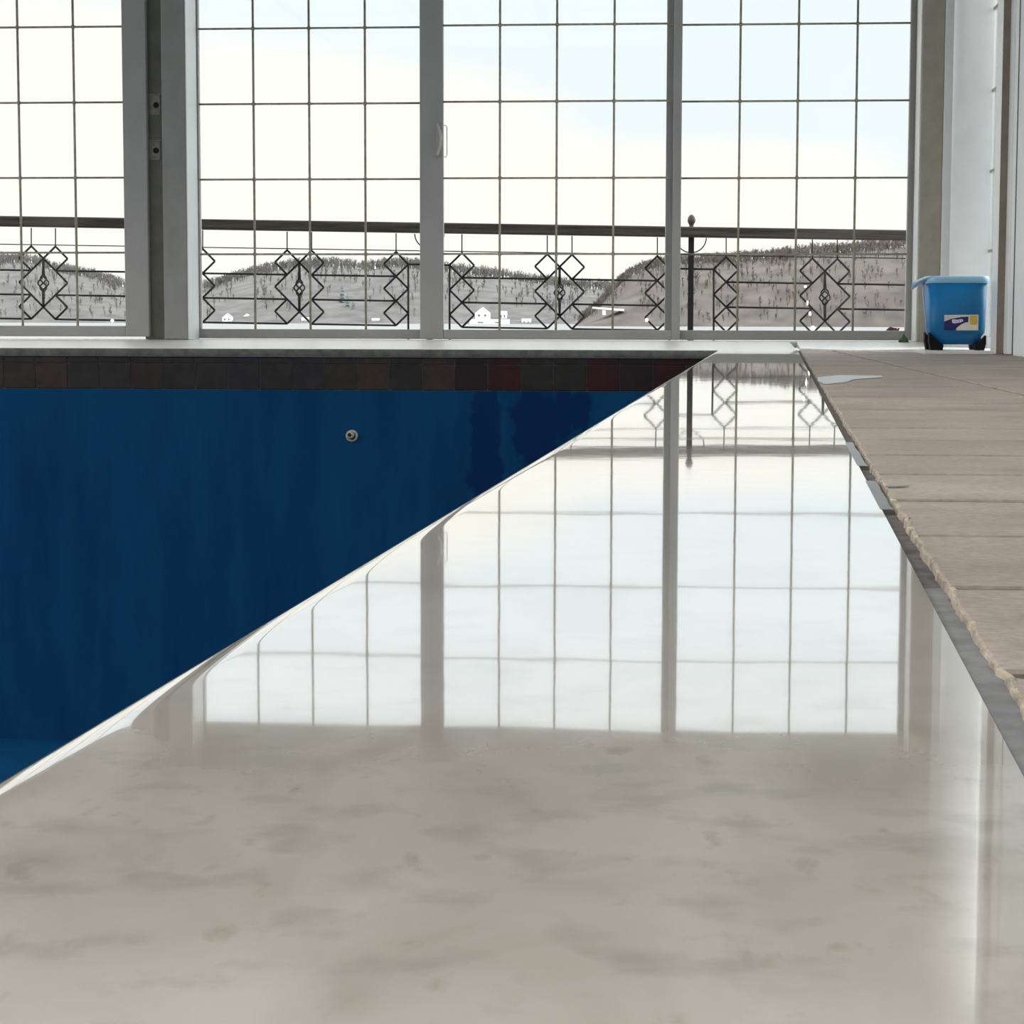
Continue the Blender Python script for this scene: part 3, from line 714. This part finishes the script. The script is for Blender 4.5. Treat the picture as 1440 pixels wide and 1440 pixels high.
for pc in (-122, 239.5, 604, 971):
    po = empty('post', P(pc, 440)); po.parent = bal; O = P(pc, 440)
    mb = MB(); b_ = P(pc, 440)-O
    base = Vector((0, 0, -O.z)); tp_ = P(pc, 312)-O
    mb.box((-.016, -.016, base.z), (.016, .016, tp_.z)); mb.box((-.04, -.04, base.z), (.04, .04, base.z+.012)); mb.build('post_shaft', m_iron, po, bevel=.002)
    z0 = (P(pc, 317)-O).z
    mb = MB(); mb.lathe([(.019, 0), (.019, .022), (.011, .030), (.013, .038), (.020, .050), (.0225, .062), (.019, .078), (.010, .090), (.0001, .094)], (0, 0, z0), 14); mb.build('finial', principled('rusty_finial', (.05, .03, .022), .7, .3, 60), po)
    mb = MB(); zr_ = (P(pc, 326)-O).z; pts = []
    for i in range(17):
        a = math.pi*i/16; pts.append(Vector((.083*math.cos(a), 0, zr_-.083*math.sin(a)*.98)))
    mb.tube(pts, .0036, 6); mb.build('ring_brace', m_iron, po)
# glowing beads on an added cord, standing in for bright specks
sl = empty('bead_string', on_y(1137, 398, YR-.04)); tag(sl, 'short string of glowing beads standing in for bright specks behind the right door', 'light'); L0 = Vector(sl.location)
pts = [on_y(x, y, YR-.04)-L0 for x, y in ((1131, 397), (1132.5, 403), (1134.5, 415), (1136, 427), (1139, 441), (1143, 461))]
mb = MB(); mb.tube(pts, .0015, 6); mb.build('cord', m_iron, sl)
for x, y, r_, st_ in ((1132.5, 403, .0065, 1), (1135.5, 426, .005, 2.6), (1139, 441, .0065, 1.8), (1143, 461.5, .013, 1)):
    mb = MB(); mb.lathe([(.0001, -r_*st_), (r_*.7, -r_*.7*st_), (r_, 0), (r_*.7, r_*.7*st_), (.0001, r_*st_)], on_y(x, y, YR-.05)-L0, 12); mb.build('bulb', m_speck, sl)  # each glowing bead stands in for a bright speck

for x, y, lab in ((909.5, 450, 'single small glowing speck on the balustrade just left of the right door'), (158, 451, 'single small glowing speck on the lowest bar of the balustrade at the far left')):
    q = on_y(x, y, YR-.02); mb = MB(); r_ = .0095; mb.lathe([(.0001, -r_), (r_*.7, -r_*.7), (r_, 0), (r_*.7, r_*.7), (.0001, r_)], (0, 0, 0), 12); tag(mb.build('light_bulb', m_speck, loc=q), lab, 'light')  # each glowing bead stands in for a bright speck
# ------------------------------------------------------------------ far shore
mb = MB(); mb.poly([(-2600, 60, -3.0), (2600, 60, -3.0), (2600, 2600, -3.0), (-2600, 2600, -3.0)]); struct(mb.build('river', m_water), 'pale river below the house', 'river')
mb = MB(); mb.poly([(-2600, -900, -2.9), (2600, -900, -2.9), (2600, 62, -2.9), (-2600, 62, -2.9)]); struct(mb.build('ground', m_land), 'winter lawn around the house', 'ground')
mb = MB(); mb.box((XB-1, -4, -2.9), (6.4, 12.3, -2.0)); struct(mb.build('foundation', m_jamb), 'house foundation', 'foundation')
def interp(pts, x):
    if x <= pts[0][0]: return pts[0][1]
    for (a, b), (c, d) in zip(pts, pts[1:]):
        if x <= c: return b+(d-b)*(x-a)/(c-a)
    return pts[-1][1]
skyL = [(-600, 375), (-100, 366), (0, 363), (40, 363), (90, 378), (130, 384), (175, 398), (230, 404), (290, 402), (330, 389), (380, 377), (420, 371), (470, 369), (520, 373), (560, 368), (600, 373), (650, 379), (700, 385), (740, 392), (800, 398), (860, 403), (950, 415), (1100, 420), (1900, 420)]
skyR = [(800, 462), (840, 430), (870, 396), (885, 384), (900, 376), (940, 366), (980, 366), (1040, 363), (1100, 356), (1140, 350), (1180, 348), (1220, 343), (1270, 340), (1350, 333), (1500, 328), (1700, 333), (2100, 340)]
def hill(name, mat, tmat, sky, x0, x1, D0, D1, tree_px, ntree, label, tlabel, seed, off):
    rn = random.Random(seed)
    nx, ny = int((x1-x0)/9), 26
    def hgt(px, t):
        ys = interp(sky, px) + off
        Dm = D0+(D1-D0)*.6
        top = on_y(px, ys, Dm).z
        prof = math.sin(min(1, t/.6)*math.pi/2)**.9 if t < .6 else 1 - ((t-.6)/.4)*.4
        z = -3.2 + (top+3.2)*prof
        return z
    def pt(px, t):
        Y = D0+(D1-D0)*t; q = on_y(px, 440, Y)
        z = hgt(px, t) + (1.2*noise.noise((q.x*.02, Y*.02, seed)) if 0 < t < .58 else 0)
        return Vector((q.x, Y, z))
    mb = MB(); G = [[mb.bm.verts.new(pt(x0+(x1-x0)*i/nx, j/ny)) for j in range(ny+1)] for i in range(nx+1)]
    for i in range(nx):
        for j_ in range(ny): f = mb.bm.faces.new((G[i][j_], G[i+1][j_], G[i+1][j_+1], G[i][j_+1])); f.smooth = True
    struct(mb.build(name, mat), label, 'hill')
    mb = MB()
    for q in range(ntree):
        t = rn.choice((rn.uniform(.02, .6), rn.uniform(.5, .63), rn.uniform(.42, .64))); px = rn.uniform(x0+10, x1-10)
        b = pt(px, t); s = (D0+(D1-D0)*t)/FPX; h = rn.uniform(.6, 1.15)*tree_px*s
        if b.z < -2.6: continue
        if any(abs(px-hx_) < hw_ and t < ht_ for hx_, hw_, ht_ in ((332, 36, .12), (345, 14, .4), (430, 20, .1), (528, 20, .1), (690, 46, .12), (740, 18, .1), (490, 22, .22), (855, 40, .25))): continue
        wd = .10*s
        tr = b+Vector((rn.uniform(-.1, .1)*h, 0, h*.9))
        def sliver(p, q2, w): 
            d = Vector((w, 0, 0)) if abs((q2-p).z) > abs((q2-p).x) else Vector((0, 0, w))
            v = [mb.bm.verts.new(p-d), mb.bm.verts.new(p+d), mb.bm.verts.new(p+Vector((0, w*1.5, 0))), mb.bm.verts.new(q2)]
            mb.bm.faces.new((v[0], v[1], v[3])); mb.bm.faces.new((v[1], v[2], v[3])); mb.bm.faces.new((v[2], v[0], v[3]))
        sliver(b-Vector((0, 0, .5)), tr, .5*s)
        for k in range(13):
            f0 = rn.uniform(.15, .8); a = rn.uniform(0, 2*math.pi); ln = h*rn.uniform(.25, .5)*(1.15-f0*.7)
            p0 = b.lerp(tr, f0); p1 = p0+Vector((math.cos(a)*ln*.75, math.sin(a)*ln*.75, ln*.85))
            sliver(p0, p1, .42*s)
    o = mb.build('bare_woodland', tmat); tag(o, tlabel, 'trees', kind='stuff')
    return pt
ptL = hill('far_hill', m_hillL, m_treeL, skyL, -500, 1300, 900, 1250, 16, 5200, 'grey brown wooded hill across the river at the left', 'bare grey trees covering the far left hill', 3, 6)
ptR = hill('right_hill', m_hillR, m_treeR, skyR, 800, 2000, 700, 860, 16, 4600, 'brown wooded hill across the river behind the right door', 'bare brown trees covering the right hill', 5, 6)
# houses on the far shore
def house(px, py, wpx, hpx, Y, label, gable='front', roofc=None, dp=.8):
    b = on_y(px, py, Y); s = Y/FPX; w, h, dpt = wpx*s, hpx*s, wpx*s*dp
    e = empty('house', b); tag(e, label, 'house', 'white houses on the far shore')
    mb = MB(); mb.box((-w/2, 0, -1.5), (w/2, dpt, h)); 
    rh = w*.38
    if gable == 'front': mb.prism([(-w/2, 0, h), (w/2, 0, h), (0, 0, h+rh)], (0, dpt, 0))
    mb.build('house_wall', m_white, e)
    mb = MB(); k = .4*s
    if gable == 'front':
        for sg in (-1, 1): mb.prism([(sg*(w/2+k), -k, h-k), (0, -k, h+rh), (0, -k, h+rh+k*1.5), (sg*(w/2+k), -k, h+k*.5)], (0, dpt+2*k, 0))
    else:
        mb.prism([(-w/2-k, -k, h), (-w/2-k, dpt+k, h), (-w/2-k, dpt/2, h+dpt*.3)], (w+2*k, 0, 0))
    mb.build('roof', roofc or m_roof, e)
    for i in range(2):
        mb = MB(); x = (-.22+.44*i)*w; mb.box((x-.07*w, -.15, h*.3), (x+.07*w, .1, h*.68)); mb.build('house_window', m_pane, e)
house(319, 452, 13, 6, 905, 'white gabled house at the shore, leftmost behind the left door panel')
house(346, 452, 12, 6, 915, 'white gabled house beside the leftmost one behind the left door panel')
house(345, 428, 7, 4, 1000, 'tiny pale house up the slope above the white gabled pair', 'side')
house(430, 454, 13, 5, 905, 'low white house under the middle of the left door panel', 'side')
house(528, 454, 11, 4, 905, 'small white shed near the right end of the left door panel', 'side')
house(678, 447, 20, 7, 905, 'largest white gabled house, behind the left of the middle door panel')
house(707, 449, 11, 9, 915, 'white two storey house right of the largest gabled house', 'side')
house(688, 455, 56, 3, 894, 'long low white boathouse in front of the largest gabled house', 'side', dp=.2)
house(740, 455, 13, 4, 905, 'small white house right of the long boathouse', 'side')
# white bar on a short stem, built solid on the right hill
q = on_y(855, 436, 712); e = empty('white_bar', (q.x, 712, q.z)); tag(e, 'small white bar on a short stem on the brown hillside', 'white_bar'); s = 712/FPX
mb = MB(); mb.hull8([(-22*s, 0, 2.2*s), (22*s, 0, -1.5*s), (22*s, 6, -1.5*s), (-22*s, 6, 2.2*s), (-22*s, 0, 4.4*s), (22*s, 0, 1.5*s), (22*s, 6, 1.5*s), (-22*s, 6, 4.4*s)]); mb.build('roof', m_white, e)  # the white bar itself
mb = MB(); mb.box((-8*s, .5, -7*s), (-3*s, 5, 1*s)); mb.build('column', m_white, e)
# evergreen clump
def conifer(px, py, hpx, Y, label):
    b = on_y(px, py, Y); s = Y/FPX; h = hpx*s; e = empty('conifer_tree', b); tag(e, label, 'tree', 'conifers on the far hill')
    mb = MB(); mb.tube([(0, 0, -1), (0, 0, h*.3)], [.3, .25], 6); mb.build('trunk', m_treeL, e)
    mb = MB(); rn = random.Random(int(px))
    for i in range(6):
        z0 = h*(.1+.14*i); r_ = h*.24*(1-i/7); n = 11; top = mb.bm.verts.new((0, 0, z0+h*.26)); ring = [mb.bm.verts.new((math.cos(2*math.pi*k/n)*r_*rn.uniform(.65, 1.1), math.sin(2*math.pi*k/n)*r_*rn.uniform(.65, 1.1), z0+rn.uniform(-.03, .03)*h)) for k in range(n)]
        for k in range(n): mb.bm.faces.new((ring[k], ring[(k+1)%n], top))
    mb.build('foliage', m_conifer, e)
conifer(481, 432, 34, 940, 'dark tall evergreen on the hill behind the left door panel, left of its pair')
conifer(489, 440, 28, 930, 'shorter dark evergreen right of the tall one on the far hill')
conifer(497, 446, 24, 925, 'lowest dark evergreen on the far hillside beside the pair')

# ------------------------------------------------------------------ sky
GLOW_L, GLOW_R = 2.4, 3.0     # sky boosted out of view on both sides to light walls and reveals
w = bpy.data.worlds.new('world'); S.world = w; w.use_nodes = True; nt = w.node_tree; nt.nodes.clear(); N = nt.nodes.new; L = nt.links.new
out = N('ShaderNodeOutputWorld'); bg = N('ShaderNodeBackground'); L(bg.outputs[0], out.inputs[0])
tc = N('ShaderNodeTexCoord'); sp = N('ShaderNodeSeparateXYZ'); L(tc.outputs['Generated'], sp.inputs[0])
mp = N('ShaderNodeMapping'); mp.inputs['Scale'].default_value = (3, 3, 14); L(tc.outputs['Generated'], mp.inputs[0])
nz = N('ShaderNodeTexNoise'); nz.inputs['Scale'].default_value = 2.2; nz.inputs['Detail'].default_value = 5; L(mp.outputs[0], nz.inputs[0])
def mth(op, a, b=None, c=None):
    q = N('ShaderNodeMath'); q.operation = op
    for i, v in enumerate((a, b, c)):
        if v is None: continue
        if isinstance(v, (int, float)): q.inputs[i].default_value = v
        else: L(v, q.inputs[i])
    return q.outputs[0]
v = mth('ADD', mth('MULTIPLY_ADD', sp.outputs[0], .22, sp.outputs[2]), mth('MULTIPLY_ADD', nz.outputs[0], .09, -.078-.045))
mr = N('ShaderNodeMapRange'); mr.interpolation_type = 'SMOOTHSTEP'; mr.inputs[1].default_value = -.012; mr.inputs[2].default_value = .03; L(v, mr.inputs[0])
mx = N('ShaderNodeMix'); mx.data_type = 'RGBA'; L(mr.outputs[0], mx.inputs[0]); mx.inputs[6].default_value = (1.10, 1.07, 1.0, 1); mx.inputs[7].default_value = (.95, 1.02, 1.06, 1)
up = N('ShaderNodeMapRange'); up.interpolation_type = 'SMOOTHSTEP'; up.inputs[1].default_value = .19; up.inputs[2].default_value = .5; up.inputs[3].default_value = 1.0; up.inputs[4].default_value = 2.6; L(sp.outputs[2], up.inputs[0])
m2 = N('ShaderNodeMix'); m2.data_type = 'RGBA'; uz = N('ShaderNodeMapRange'); uz.inputs[1].default_value = .17; uz.inputs[2].default_value = .4; L(sp.outputs[2], uz.inputs[0]); L(uz.outputs[0], m2.inputs[0]); L(mx.outputs[2], m2.inputs[6]);
gl = N('ShaderNodeMapRange'); gl.interpolation_type = 'SMOOTHSTEP'; gl.inputs[1].default_value = -.44; gl.inputs[2].default_value = -.85; gl.inputs[3].default_value = 1; gl.inputs[4].default_value = GLOW_L; L(sp.outputs[0], gl.inputs[0])
gr_ = N('ShaderNodeMapRange'); gr_.interpolation_type = 'SMOOTHSTEP'; gr_.inputs[1].default_value = .3; gr_.inputs[2].default_value = .75; gr_.inputs[3].default_value = 1; gr_.inputs[4].default_value = GLOW_R; L(sp.outputs[0], gr_.inputs[0])
m2.inputs[7].default_value = (1.0, 1.0, 1.0, 1)
L(m2.outputs[2], bg.inputs[0]); L(mth('MULTIPLY', up.outputs[0], mth('MULTIPLY', gl.outputs[0], gr_.outputs[0])), bg.inputs[1])

S.view_settings.view_transform = 'Standard'; S.view_settings.look = 'None'; S.view_settings.gamma = 1; S.view_settings.use_curve_mapping = False
S.view_settings.exposure = 0.0
